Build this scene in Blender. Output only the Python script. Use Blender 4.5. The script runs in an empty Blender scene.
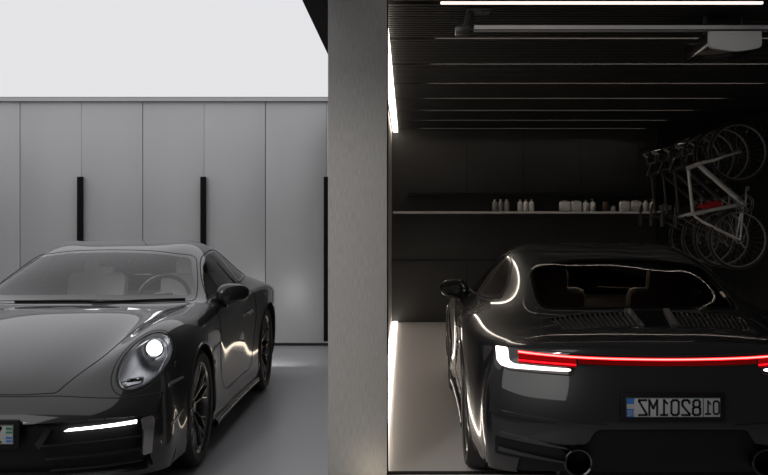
import bpy, bmesh, math, random
import numpy as np
from mathutils import Vector, Matrix
from mathutils.bvhtree import BVHTree
from mathutils.geometry import tessellate_polygon
PI = math.pi
random.seed(3)
COL = bpy.context.scene.collection
# ------------------------------------------------------------------ materials
def pbr(name, col, rough=.5, metal=0., coat=0., emis=None, estr=0., spec=.5, bump=None, var=None, rvar=None):
    m = bpy.data.materials.new(name); m.use_nodes = True
    nt = m.node_tree; b = nt.nodes['Principled BSDF']
    b.inputs['Base Color'].default_value = (*col, 1); b.inputs['Roughness'].default_value = rough
    b.inputs['Metallic'].default_value = metal; b.inputs['Coat Weight'].default_value = coat
    b.inputs['Coat Roughness'].default_value = .02
    b.inputs['Specular IOR Level'].default_value = spec
    if emis: b.inputs['Emission Color'].default_value = (*emis, 1); b.inputs['Emission Strength'].default_value = estr
    if bump or var or rvar:
        tc = nt.nodes.new('ShaderNodeTexCoord')
    if bump:      # (scale xyz, strength, detail)
        mp = nt.nodes.new('ShaderNodeMapping'); mp.inputs['Scale'].default_value = bump[0]
        nz = nt.nodes.new('ShaderNodeTexNoise'); nz.inputs['Scale'].default_value = 1; nz.inputs['Detail'].default_value = bump[2]
        bp = nt.nodes.new('ShaderNodeBump'); bp.inputs['Strength'].default_value = bump[1]; bp.inputs['Distance'].default_value = .01
        nt.links.new(tc.outputs['Object'], mp.inputs[0]); nt.links.new(mp.outputs[0], nz.inputs['Vector'])
        nt.links.new(nz.outputs['Fac'], bp.inputs['Height']); nt.links.new(bp.outputs[0], b.inputs['Normal'])
    if var:       # (scale xyz, colour2)
        mp = nt.nodes.new('ShaderNodeMapping'); mp.inputs['Scale'].default_value = var[0]
        nz = nt.nodes.new('ShaderNodeTexNoise'); nz.inputs['Scale'].default_value = 1; nz.inputs['Detail'].default_value = 6
        cr = nt.nodes.new('ShaderNodeValToRGB'); cr.color_ramp.elements[0].position = .35; cr.color_ramp.elements[1].position = .65
        cr.color_ramp.elements[0].color = (*col, 1); cr.color_ramp.elements[1].color = (*var[1], 1)
        nt.links.new(tc.outputs['Object'], mp.inputs[0]); nt.links.new(mp.outputs[0], nz.inputs['Vector'])
        nt.links.new(nz.outputs['Fac'], cr.inputs[0]); nt.links.new(cr.outputs[0], b.inputs['Base Color'])
    if rvar:
        nz = nt.nodes.new('ShaderNodeTexNoise'); nz.inputs['Scale'].default_value = rvar[0]; nz.inputs['Detail'].default_value = 4
        mr = nt.nodes.new('ShaderNodeMapRange'); mr.inputs['To Min'].default_value = rvar[1]; mr.inputs['To Max'].default_value = rvar[2]
        nt.links.new(tc.outputs['Object'], nz.inputs['Vector']); nt.links.new(nz.outputs['Fac'], mr.inputs[0]); nt.links.new(mr.outputs[0], b.inputs['Roughness'])
    return m
def emit(name, col, s):
    m = bpy.data.materials.new(name); m.use_nodes = True; nt = m.node_tree; nt.nodes.clear()
    e = nt.nodes.new('ShaderNodeEmission'); e.inputs[0].default_value = (*col, 1); e.inputs[1].default_value = s
    o = nt.nodes.new('ShaderNodeOutputMaterial'); nt.links.new(e.outputs[0], o.inputs[0]); return m
def thin_glass(name, tint, ior=1.5, rough=0.):
    m = bpy.data.materials.new(name); m.use_nodes = True; nt = m.node_tree; nt.nodes.clear()
    t = nt.nodes.new('ShaderNodeBsdfTransparent'); t.inputs[0].default_value = (*tint, 1)
    g = nt.nodes.new('ShaderNodeBsdfGlossy'); g.inputs['Roughness'].default_value = rough
    f = nt.nodes.new('ShaderNodeFresnel'); f.inputs[0].default_value = ior
    mx = nt.nodes.new('ShaderNodeMixShader'); o = nt.nodes.new('ShaderNodeOutputMaterial')
    nt.links.new(f.outputs[0], mx.inputs[0]); nt.links.new(t.outputs[0], mx.inputs[1]); nt.links.new(g.outputs[0], mx.inputs[2])
    nt.links.new(mx.outputs[0], o.inputs[0]); return m
M = {}
M['paint'] = pbr('car_paint', (.0062, .0060, .0068), .38, .0, 1., spec=.3)
M['seam'] = pbr('seam_black', (.003, .003, .003), .6)
M['gloss'] = pbr('gloss_black', (.006, .006, .006), .08, 0, .6)
M['plastic'] = pbr('black_plastic', (.004, .004, .004), .5, spec=.25)
M['rubber'] = pbr('rubber', (.010, .010, .010), .62)
M['rim'] = pbr('rim_dark', (.15, .145, .14), .25, .9, .4)
M['disc'] = pbr('brake_steel', (.12, .12, .12), .35, .9)
M['caliper'] = pbr('caliper', (.02, .02, .02), .3)
M['chrome'] = pbr('chrome', (.55, .55, .56), .12, 1.)
M['satin'] = pbr('satin_silver', (.32, .32, .33), .28, .9)
M['lampbowl'] = pbr('lamp_bowl', (.16, .16, .17), .36, .7)
M['glass'] = thin_glass('car_glass', (.62, .62, .63), 1.72)
M['glassrear'] = thin_glass('car_glass_rear', (.34, .33, .32))
M['lens'] = thin_glass('lamp_lens', (.92, .92, .92))
M['int'] = pbr('interior', (.09, .087, .085), .5)
M['seat'] = pbr('seat_leather', (.26, .245, .23), .5)
M['headlamp'] = emit('headlamp', (.95, .97, 1.), 8)
M['drl'] = emit('drl', (.95, .97, 1.), 6)
M['red'] = emit('tail_red', (1., .006, .012), 3.2)
M['redhot'] = emit('tail_red_core', (1., .16, .14), 4.5)
M['redlow'] = emit('tail_red_low', (1., .008, .012), .24)
M['white_tail'] = emit('tail_white', (1., .80, .78), 3.2)
M['plate'] = pbr('plate_white', (.42, .42, .42), .4)
M['plate_ink'] = pbr('plate_ink', (.006, .006, .006), .5)
M['blue'] = pbr('plate_blue', (.03, .16, .50), .4)
M['green'] = pbr('plate_green', (.03, .20, .10), .4)
M['amber'] = pbr('amber', (.6, .4, .2), .3, emis=(1, .65, .3), estr=.6)
# ------------------------------------------------------------------ mesh helpers
class MB:
    def __init__(s): s.v = []; s.f = []; s.m = []; s.sm = []
    def add(s, vs, fs, mi=0, smooth=False):
        b = len(s.v); s.v += [tuple(p) for p in vs]
        for f in fs: s.f.append(tuple(b + i for i in f)); s.m.append(mi); s.sm.append(smooth)
    def box(s, c, d, mi=0, bev=0., rot=None):
        bm = bmesh.new(); bmesh.ops.create_cube(bm, size=1)
        for v in bm.verts: v.co = Vector((v.co.x*d[0], v.co.y*d[1], v.co.z*d[2]))
        if bev > 0: bmesh.ops.bevel(bm, geom=list(bm.edges), offset=bev, segments=2, affect='EDGES', profile=.5)
        R = rot.to_matrix() if rot is not None and hasattr(rot, 'to_matrix') else (rot or Matrix.Identity(3))
        for v in bm.verts: v.co = R @ v.co + Vector(c)
        s.bm(bm, mi, bev > 0)
    def bm(s, bm, mi=0, smooth=False):
        bm.verts.index_update()
        s.add([v.co[:] for v in bm.verts], [[v.index for v in f.verts] for f in bm.faces], mi, smooth); bm.free()
    def tube(s, pts, r, n=10, mi=0, caps=True, closed=False):
        pts = [Vector(p) for p in pts]; k = len(pts); rs = r if isinstance(r, (list, tuple)) else [r]*k
        up = None; base = []
        for i, p in enumerate(pts):
            a = pts[i-1] if (i > 0 or closed) else p; b = pts[(i+1) % k] if (i < k-1 or closed) else p
            t = (b-a).normalized()
            if up is None: up = t.orthogonal().normalized()
            up = (up - t*up.dot(t)); up = up.normalized() if up.length > 1e-6 else t.orthogonal().normalized()
            sd = t.cross(up)
            base.append([p + (up*math.cos(2*PI*q/n) + sd*math.sin(2*PI*q/n))*rs[i] for q in range(n)])
        vs = [q for ring in base for q in ring]; fs = []
        for i in range(k if closed else k-1):
            j = (i+1) % k
            for q in range(n): fs.append((i*n+q, i*n+(q+1) % n, j*n+(q+1) % n, j*n+q))
        if caps and not closed: fs += [tuple(reversed(range(n))), tuple((k-1)*n+q for q in range(n))]
        s.add(vs, fs, mi, True)
    def lathe(s, prof, n=48, axis='y', c=(0, 0, 0), mi=0, smooth=True):
        # prof: (radius, along)
        vs = []; fs = []; k = len(prof)
        for r, a in prof:
            for q in range(n):
                t = 2*PI*q/n; u, w = r*math.cos(t), r*math.sin(t)
                p = {'y': (u, a, w), 'z': (u, w, a), 'x': (a, u, w)}[axis]
                vs.append((p[0]+c[0], p[1]+c[1], p[2]+c[2]))
        for i in range(k-1):
            for q in range(n): fs.append((i*n+q, i*n+(q+1) % n, (i+1)*n+(q+1) % n, (i+1)*n+q))
        s.add(vs, fs, mi, smooth)
    def build(s, name, mats, parent=None):
        me = bpy.data.meshes.new(name); me.from_pydata(s.v, [], s.f)
        for m in (mats if isinstance(mats, (list, tuple)) else [mats]): me.materials.append(m)
        me.polygons.foreach_set('material_index', s.m); me.polygons.foreach_set('use_smooth', s.sm); me.validate(); me.update()
        try: me.set_sharp_from_angle(angle=math.radians(40))
        except Exception: pass
        o = bpy.data.objects.new(name, me); COL.objects.link(o)
        if parent: o.parent = parent
        return o
def tag(o, label=None, cat=None, group=None, kind=None):
    if label: o['label'] = label
    if cat: o['category'] = cat
    if group: o['group'] = group
    if kind: o['kind'] = kind
    return o
def empty(name, loc, rz=0):
    o = bpy.data.objects.new(name, None); o.empty_display_size = .1; COL.objects.link(o); o.location = loc; o.rotation_euler = (0, 0, rz); return o
def copy_tree(o, parent=None):
    c = o.copy(); COL.objects.link(c)
    if parent: c.parent = parent
    for ch in list(o.children): copy_tree(ch, c)
    return c
def text_mesh(body, size, bold=.012, ext=.001):
    cu = bpy.data.curves.new('t', 'FONT'); cu.body = body; cu.size = size; cu.extrude = ext; cu.offset = bold*size
    cu.align_x = 'CENTER'; cu.align_y = 'CENTER'
    o = bpy.data.objects.new('t', cu); COL.objects.link(o)
    bpy.context.view_layer.update()
    me = bpy.data.meshes.new_from_object(o.evaluated_get(bpy.context.evaluated_depsgraph_get()))
    bpy.data.objects.remove(o); return me
# ------------------------------------------------------------------ the car body cage
# car frame: x forward (rear axle 0, front axle 2.45), y to the car's left, z up
TOP = [  # stations front to rear, five columns centre to shoulder
 [(3.385,0,.575),(3.375,.22,.572),(3.335,.40,.572),(3.225,.65,.580),(3.06,.815,.61)],
 [(3.25,0,.662),(3.24,.23,.657),(3.20,.42,.650),(3.11,.64,.685),(2.985,.79,.700)],
 [(3.00,0,.752),(3.00,.26,.745),(2.98,.49,.730),(2.93,.66,.802),(2.88,.80,.795)],
 [(2.72,0,.822),(2.72,.28,.815),(2.72,.53,.800),(2.71,.69,.868),(2.70,.82,.832)],
 [(2.45,0,.870),(2.45,.29,.863),(2.45,.555,.846),(2.45,.71,.888),(2.45,.835,.842)],
 [(2.20,0,.900),(2.19,.30,.894),(2.17,.585,.876),(2.16,.715,.893),(2.18,.838,.838)],
 [(1.97,0,.922),(1.94,.34,.921),(1.83,.665,.912),(1.86,.76,.898),(1.86,.845,.842)],
 [(1.64,0,1.078),(1.62,.34,1.071),(1.53,.655,1.026),(1.58,.785,.912),(1.58,.860,.852)],
 [(1.35,0,1.192),(1.33,.325,1.185),(1.25,.620,1.135),(1.28,.797,.920),(1.28,.870,.856)],
 [(1.12,0,1.252),(1.10,.31,1.246),(1.03,.595,1.202),(1.02,.800,.930),(1.02,.874,.862)],
 [(.82,0,1.287),(.82,.31,1.281),(.80,.580,1.234),(.80,.797,.940),(.80,.880,.870)],
 [(.52,0,1.278),(.52,.30,1.264),(.52,.572,1.216),(.52,.785,.950),(.52,.890,.880)],
 [(.24,0,1.230),(.24,.30,1.212),(.24,.565,1.166),(.24,.765,.960),(.24,.902,.890)],
 [(0.,0,1.163),(0.,.30,1.144),(0.,.560,1.096),(0.,.742,.962),(0.,.910,.890)],
 [(-.24,0,1.082),(-.24,.30,1.062),(-.24,.555,1.015),(-.24,.722,.945),(-.24,.907,.875)],
 [(-.48,0,.998),(-.48,.295,.983),(-.48,.550,.945),(-.47,.700,.910),(-.46,.886,.850)],
 [(-.70,0,.930),(-.70,.285,.926),(-.69,.535,.905),(-.66,.685,.876),(-.62,.847,.825)],
 [(-.86,0,.885),(-.855,.275,.882),(-.83,.50,.870),(-.78,.665,.850),(-.72,.805,.808)],
 [(-.965,0,.835),(-.955,.27,.834),(-.925,.480,.828),(-.85,.66,.815),(-.775,.775,.80)],
]
N = len(TOP)-1
# side rows under the shoulder for stations 1..N-1:  (x, [(y,z) r4..r0])
SIDE = {
 1:(2.98,[(.835,.60),(.868,.50),(.880,.38),(.880,.26),(.855,.15)]),
 2:(2.87,[(.855,.68),(.888,.54),(.898,.40),(.895,.27),(.870,.16)]),
 3:(2.69,[(.885,.73),(.910,.58),(.912,.42),(.905,.28),(.880,.16)]),
 4:(2.45,[(.895,.75),(.918,.60),(.918,.43),(.910,.28),(.885,.16)]),
 5:(2.18,[(.888,.74),(.905,.60),(.905,.43),(.905,.28),(.885,.16)]),
 6:(1.88,[(.878,.745),(.881,.61),(.878,.44),(.888,.27),(.875,.16)]),
 7:(1.58,[(.878,.755),(.881,.62),(.878,.45),(.886,.26),(.875,.16)]),
 8:(1.28,[(.882,.76),(.884,.62),(.881,.45),(.888,.26),(.875,.16)]),
 9:(1.02,[(.887,.765),(.888,.625),(.885,.45),(.891,.26),(.878,.16)]),
 10:(.80,[(.893,.775),(.894,.63),(.890,.455),(.895,.26),(.880,.16)]),
 11:(.52,[(.906,.785),(.908,.635),(.902,.46),(.905,.27),(.888,.16)]),
 12:(.24,[(.928,.79),(.930,.64),(.920,.46),(.915,.28),(.895,.17)]),
 13:(0.,[(.940,.79),(.944,.64),(.936,.46),(.925,.29),(.900,.18)]),
 14:(-.24,[(.938,.78),(.944,.63),(.936,.46),(.925,.30),(.900,.19)]),
 15:(-.45,[(.918,.765),(.928,.62),(.925,.46),(.912,.31),(.88,.20)]),
 16:(-.61,[(.880,.750),(.900,.61),(.902,.46),(.89,.31),(.86,.20)]),
 17:(-.71,[(.835,.745),(.868,.61),(.878,.47),(.868,.31),(.84,.20)]),
}
FRONT = [ # rows r4..r0 for columns c0..c4 : (x,y,z)
 [(3.452,0,.500),(3.440,.26,.500),(3.385,.49,.500),(3.285,.69,.500),(3.115,.845,.520)],
 [(3.482,0,.425),(3.468,.26,.425),(3.412,.50,.425),(3.315,.705,.430),(3.145,.862,.430)],
 [(3.480,0,.335),(3.468,.26,.335),(3.415,.50,.335),(3.320,.710,.335),(3.150,.868,.335)],
 [(3.465,0,.235),(3.452,.26,.235),(3.402,.50,.235),(3.310,.705,.235),(3.140,.865,.235)],
 [(3.400,0,.150),(3.388,.26,.150),(3.340,.49,.150),(3.255,.690,.150),(3.100,.840,.150)],
]
REAR = [
 [(-.985,0,.765),(-.975,.27,.765),(-.945,.48,.763),(-.875,.675,.756),(-.790,.805,.745)],
 [(-1.010,0,.680),(-1.000,.27,.680),(-.968,.485,.675),(-.895,.69,.660),(-.800,.840,.640)],
 [(-1.045,0,.520),(-1.038,.27,.520),(-1.005,.49,.515),(-.930,.70,.500),(-.820,.855,.490)],
 [(-1.040,0,.340),(-1.032,.27,.340),(-1.000,.49,.335),(-.930,.70,.325),(-.820,.850,.320)],
 [(-.960,0,.210),(-.950,.27,.210),(-.925,.48,.205),(-.870,.68,.200),(-.780,.83,.200)],
]
def cage():
    V = []; idx = {}; F = []
    def vid(p):
        k = (round(p[0], 5), round(p[1], 5), round(p[2], 5))
        if k not in idx: idx[k] = len(V); V.append(p)
        return idx[k]
    # perimeter columns, each from top row r5 to r0
    cols = []
    for c in range(5): cols.append([TOP[0][c]] + [FRONT[r][c] for r in range(5)])
    for i in range(1, N):
        x, rows = SIDE[i]; x5 = TOP[i][4][0]
        cols.append([TOP[i][4]] + [(x + (x5-x)*0, y, z) for (y, z) in rows])
    for c in (4, 3, 2, 1, 0): cols.append([TOP[N][c]] + [REAR[r][c] for r in range(5)])
    for sgn in (1, -1):
        P = lambda p: vid((p[0], p[1]*sgn, p[2]))
        def quad(a, b, c, d): F.append((P(a), P(b), P(c), P(d)) if sgn > 0 else (P(d), P(c), P(b), P(a)))
        for i in range(N):
            for c in range(4): quad(TOP[i][c], TOP[i][c+1], TOP[i+1][c+1], TOP[i+1][c])
        for k in range(len(cols)-1):
            for r in range(5): quad(cols[k][r], cols[k][r+1], cols[k+1][r+1], cols[k+1][r])
    return np.array(V, float), F
def fit_limit(T, F, it=3, k=.85):
    n = len(T); nb = [set() for _ in range(n)]; fo = [[] for _ in range(n)]; ec = {}
    for f in F:
        for a in range(4):
            v, w = f[a], f[(a+1) % 4]; nb[v].add(w); nb[w].add(v); fo[v].append(f[(a+2) % 4])
            e = (min(v, w), max(v, w)); ec[e] = ec.get(e, 0)+1
    bd = [[] for _ in range(n)]
    for (v, w), c in ec.items():
        if c == 1: bd[v].append(w); bd[w].append(v)
    P = T.copy()
    for _ in range(it):
        L = np.empty_like(P)
        for v in range(n):
            if bd[v]: L[v] = (4*P[v] + P[bd[v][0]] + P[bd[v][1]])/6
            else:
                m = len(nb[v]); L[v] = (m*m*P[v] + 4*sum(P[w] for w in nb[v]) + sum(P[w] for w in fo[v]))/(m*(m+5))
        P += k*(T-L)
    return P
Vc, Fc = cage()
Vc = fit_limit(Vc, Fc)
cm = bpy.data.meshes.new('cage'); cm.from_pydata(Vc.tolist(), [], Fc)
co = bpy.data.objects.new('cage', cm); COL.objects.link(co)
sm = co.modifiers.new('s', 'SUBSURF'); sm.levels = 4; sm.render_levels = 4; sm.boundary_smooth = 'ALL'
bpy.context.view_layer.update()
body = bpy.data.meshes.new_from_object(co.evaluated_get(bpy.context.evaluated_depsgraph_get()))
bpy.data.objects.remove(co)
BV = np.empty(len(body.vertices)*3); body.vertices.foreach_get('co', BV); BV = BV.reshape(-1, 3)
BF = np.array([p.vertices[:] for p in body.polygons])
def vnormals(V, Fq):
    a = V[Fq[:, 2]]-V[Fq[:, 0]]; b = V[Fq[:, 3]]-V[Fq[:, 1]]; fn = np.cross(a, b)
    vn = np.zeros_like(V)
    for q in range(4): np.add.at(vn, Fq[:, q], fn)
    return vn/np.maximum(np.linalg.norm(vn, axis=1, keepdims=True), 1e-12), fn
BN, FN = vnormals(BV, BF)
if (FN[:, 2] * (BV[BF].mean(1)[:, 2] > .9)).sum() < 0:
    BF = BF[:, ::-1].copy(); BN, FN = vnormals(BV, BF)
FN = FN/np.maximum(np.linalg.norm(FN, axis=1, keepdims=True), 1e-12)
BVH = BVHTree.FromPolygons(BV.tolist(), BF.tolist())
DIR = {'F': Vector((-1, 0, 0)), 'R': Vector((1, 0, 0)), 'L': Vector((0, -1, 0)), 'P': Vector((0, 1, 0)), 'T': Vector((0, 0, -1))}
def lift(ax, u, v):
    return {'F': Vector((5, u, v)), 'R': Vector((-3, u, v)), 'L': Vector((u, 3, v)), 'P': Vector((u, -3, v)), 'T': Vector((u, v, 3))}[ax]
def proj(ax, u, v, off=0.):
    h, n, i, d = BVH.ray_cast(lift(ax, u, v), DIR[ax])
    if h is None:
        h, n, i, d = BVH.find_nearest(lift(ax, u, v)+DIR[ax]*(2 if ax in 'LP' else 4 if ax == 'F' else 2))
    n = Vector(BN[BF[i]].mean(0)).normalized()
    return h + n*off, n
def uv_of(ax, P):
    return P[:, {'F': [1, 2], 'R': [1, 2], 'L': [0, 2], 'P': [0, 2], 'T': [0, 1]}[ax]]
def smooth_outline(pts, n=10, closed=True):
    out = []; k = len(pts)
    for i in range(k):
        p0, p1, p2, p3 = [np.array(pts[(i+d) % k], float) for d in (-1, 0, 1, 2)]
        for q in range(n):
            t = q/n; out.append(tuple(.5*((2*p1)+(-p0+p2)*t+(2*p0-5*p1+4*p2-p3)*t*t+(-p0+3*p1-3*p2+p3)*t**3)))
    return out
def dens(pts, d=.012, closed=True):
    out = []; k = len(pts)
    for i in range(k if closed else k-1):
        a, b = np.array(pts[i], float), np.array(pts[(i+1) % k], float); m = max(1, int(np.linalg.norm(b-a)/d))
        for q in range(m): out.append(tuple(a+(b-a)*q/m))
    if not closed: out.append(tuple(pts[-1]))
    return out
def rounded(pts, r, n=6):
    out = []; k = len(pts)
    for i in range(k):
        p = np.array(pts[i], float); a = np.array(pts[i-1], float); b = np.array(pts[(i+1) % k], float)
        rr = r[i] if isinstance(r, (list, tuple)) else r
        da = min(rr, np.linalg.norm(a-p)*.49); db = min(rr, np.linalg.norm(b-p)*.49)
        s = p+(a-p)/np.linalg.norm(a-p)*da; e = p+(b-p)/np.linalg.norm(b-p)*db
        for q in range(n+1):
            t = q/n; out.append(tuple((1-t)**2*s+2*t*(1-t)*p+t*t*e))
    return out
def inside(poly, P):
    poly = np.array(poly); x, y = P[:, 0], P[:, 1]; c = np.zeros(len(P), bool); j = len(poly)-1
    for i in range(len(poly)):
        xi, yi = poly[i]; xj, yj = poly[j]
        if yi != yj: c ^= ((yi > y) != (yj > y)) & (x < (xj-xi)*(y-yi)/(yj-yi)+xi)
        j = i
    return c
def nearest(poly, p):
    A = np.array(poly); B = np.roll(A, -1, 0); d = B-A; L = (d**2).sum(1); L[L == 0] = 1e-12
    t = np.clip(((p-A)*d).sum(1)/L, 0, 1); Q = A+d*t[:, None]; e = ((Q-p)**2).sum(1); i = e.argmin(); return Q[i], math.sqrt(e[i])
def mir(poly): return [(-u, v) for u, v in poly][::-1]
# ---- outlines
ws = rounded([(-.715,.912),(0,.936),(.715,.912),(.665,1.03),(.575,1.185),(.30,1.222),(0,1.230),(-.30,1.222),(-.575,1.185),(-.665,1.03)], [.03,.3,.03,.15,.05,.1,.2,.1,.05,.15])
ws_in = rounded([(-.675,.945),(0,.963),(.675,.945),(.640,1.03),(.553,1.172),(.30,1.206),(0,1.213),(-.30,1.206),(-.553,1.172),(-.640,1.03)], [.03,.3,.03,.15,.04,.1,.2,.1,.04,.15])
rw = rounded([(-.545,.960),(0,.975),(.545,.960),(.545,1.06),(.525,1.170),(.25,1.212),(0,1.217),(-.25,1.212),(-.525,1.170),(-.545,1.06)], [.05,.3,.05,.15,.06,.1,.2,.1,.06,.15])
rw_in = rounded([(-.525,.974),(0,.988),(.525,.974),(.527,1.06),(.509,1.160),(.25,1.200),(0,1.205),(-.25,1.200),(-.509,1.160),(-.527,1.06)], [.04,.3,.04,.15,.05,.1,.2,.1,.05,.15])
dlo = rounded([(1.68,.920),(1.42,1.055),(1.16,1.165),(.92,1.207),(.62,1.212),(.38,1.172),(.10,1.050),(-.02,.985),(.30,.965),(.9,.945)], [.02,.1,.12,.1,.12,.12,.06,.02,.1,.2])
w_fr = rounded([(1.63,.937),(1.41,1.052),(1.155,1.151),(.92,1.191),(.66,1.197),(.62,.964),(.9,.953)], [.02,.1,.12,.1,.02,.02,.2])
w_rr = rounded([(.575,.970),(.615,1.195),(.39,1.160),(.12,1.043),(.07,1.000),(.30,.980)], [.02,.02,.1,.06,.03,.1])
def ell(cx, cy, a, b, rot, n=40, egg=0.):
    o = []
    for q in range(n):
        t = 2*PI*q/n; u = a*math.cos(t)*(1+egg*math.sin(t)); v = b*math.sin(t)
        o.append((cx+u*math.cos(rot)-v*math.sin(rot), cy+u*math.sin(rot)+v*math.cos(rot)))
    return o
hl = ell(.722, .703, .105, .134, -.50)
hl_ring = ell(.716, .697, .119, .150, -.50)
hd = [(3.372,0),(3.365,.22),(3.325,.365),(3.0,.515),(2.72,.560),(2.45,.590),(2.10,.640),(1.885,.700),(1.87,.66),(1.995,.35),(2.025,0)]
hood = rounded(hd+[(u, -v) for u, v in hd[1:-1]][::-1], [.1,.1,.02,.1,.1,.1,.1,.02,.02,.1,.1]+[.1,.02,.02,.1,.1,.1,.1,.02,.1])
door = rounded([(1.78,.895),(1.80,.70),(1.76,.40),(1.66,.30),(.72,.30),(.60,.45),(.50,.70),(.585,.965),(.9,.950),(1.66,.92)], [.03,.1,.1,.05,.1,.1,.1,.01,.2,.02])
intake = rounded([(-.815,.180),(.815,.180),(.800,.30),(.780,.458),(.60,.470),(.44,.462),(0,.456),(-.44,.462),(-.60,.470),(-.780,.458),(-.800,.30)], [.04,.04,.05,.02,.1,.1,.1,.1,.1,.02,.05])
fb = rounded([(-1.2,.0),(1.2,.0),(1.2,.50),(.87,.55),(.70,.545),(.58,.555),(.38,.575),(0,.580),(-.38,.575),(-.58,.555),(-.70,.545),(-.87,.55),(-1.2,.50)], .03)
lampband = rounded([(-.800,.812),(-.60,.805),(0,.790),(.60,.805),(.800,.812),(.815,.775),(.77,.705),(.46,.695),(.44,.740),(0,.738),(-.44,.740),(-.46,.695),(-.77,.705),(-.815,.775)], [.02,.1,.1,.1,.02,.03,.03,.02,.02,.1,.02,.02,.03,.03])
lidg = rounded([(-.585,-.51),(-.585,.51),(-.765,.47),(-.785,0),(-.765,-.47)], [.02,.02,.02,.1,.02])
lid = rounded([(-.565,-.545),(-.565,.545),(-.66,.56),(-.80,.585),(-.925,.50),(-.955,0),(-.925,-.50),(-.80,-.585),(-.62,-.56)], [.03,.03,.1,.06,.1,.1,.1,.06,.1])
rb = rounded([(-1.2,0.),(1.2,0.),(1.2,.73),(.80,.700),(.46,.690),(.44,.735),(0,.733),(-.44,.735),(-.46,.690),(-.80,.700),(-1.2,.73)], .02)
rlow = rounded([(-.72,.19),(.72,.19),(.70,.36),(.40,.375),(.36,.45),(0,.455),(-.36,.45),(-.40,.375),(-.70,.36)], .03)
C = BV[BF].mean(1)
RA, RB_ = .372, .386           # arch radii front / rear
AXF, AXR = (2.45, .343), (0., .358)
def circ(c, r): return ell(c[0], c[1], r, r, 0, 72)
REG = [  # name, axis, outline, extra condition on (centre, normal)
 ('void', 'L', circ(AXF, RA), lambda c, n: (c[:, 1] > .5)), ('void', 'P', circ(AXF, RA), lambda c, n: (c[:, 1] < -.5)),
 ('void', 'L', circ(AXR, RB_), lambda c, n: (c[:, 1] > .5)), ('void', 'P', circ(AXR, RB_), lambda c, n: (c[:, 1] < -.5)),
 ('windshield_clear', 'F', ws_in, lambda c, n: (c[:, 0] > 1.0)), ('windshield_frit', 'F', ws, lambda c, n: (c[:, 0] > .9)),
 ('rear_clear', 'R', rw_in, lambda c, n: (c[:, 0] < .35)), ('rear_frit', 'R', rw, lambda c, n: (c[:, 0] < .4)),
 ('swl1', 'L', w_fr, lambda c, n: (c[:, 1] > .3)), ('swl2', 'L', w_rr, lambda c, n: (c[:, 1] > .3)), ('dlol', 'L', dlo, lambda c, n: (c[:, 1] > .3)),
 ('swr1', 'P', w_fr, lambda c, n: (c[:, 1] < -.3)), ('swr2', 'P', w_rr, lambda c, n: (c[:, 1] < -.3)), ('dlor', 'P', dlo, lambda c, n: (c[:, 1] < -.3)),
 ('hl_l', 'F', hl, lambda c, n: (c[:, 0] > 2.6)), ('hr_l', 'F', hl_ring, lambda c, n: (c[:, 0] > 2.6)),
 ('hl_r', 'F', mir(hl), lambda c, n: (c[:, 0] > 2.6)), ('hr_r', 'F', mir(hl_ring), lambda c, n: (c[:, 0] > 2.6)),
 ('intake', 'F', intake, lambda c, n: (c[:, 0] > 2.9)),
 ('hood', 'T', hood, lambda c, n: (n[:, 2] > .1) & (c[:, 2] > .5)),
 ('front_bumper', 'F', fb, lambda c, n: (c[:, 0] > 2.55)),
 ('door_l', 'L', door, lambda c, n: (c[:, 1] > .5)), ('door_r', 'P', door, lambda c, n: (c[:, 1] < -.5)),
 ('lampband', 'R', lampband, lambda c, n: (c[:, 0] < -.55)),
 ('lidgrille', 'T', lidg, lambda c, n: (n[:, 2] > .3) & (c[:, 2] > .7)),
 ('engine_lid', 'T', lid, lambda c, n: (n[:, 2] > .2) & (c[:, 2] > .75)),
 ('rear_lower', 'R', rlow, lambda c, n: (c[:, 0] < -.6)),
 ('rear_bumper', 'R', rb, lambda c, n: (c[:, 0] < -.35)),
]
reg = np.full(len(BF), len(REG))
for i, (nm, ax, poly, cond) in enumerate(REG):
    m = (reg == len(REG)) & inside(poly, uv_of(ax, C)) & cond(C, FN)
    reg[m] = i
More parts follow.
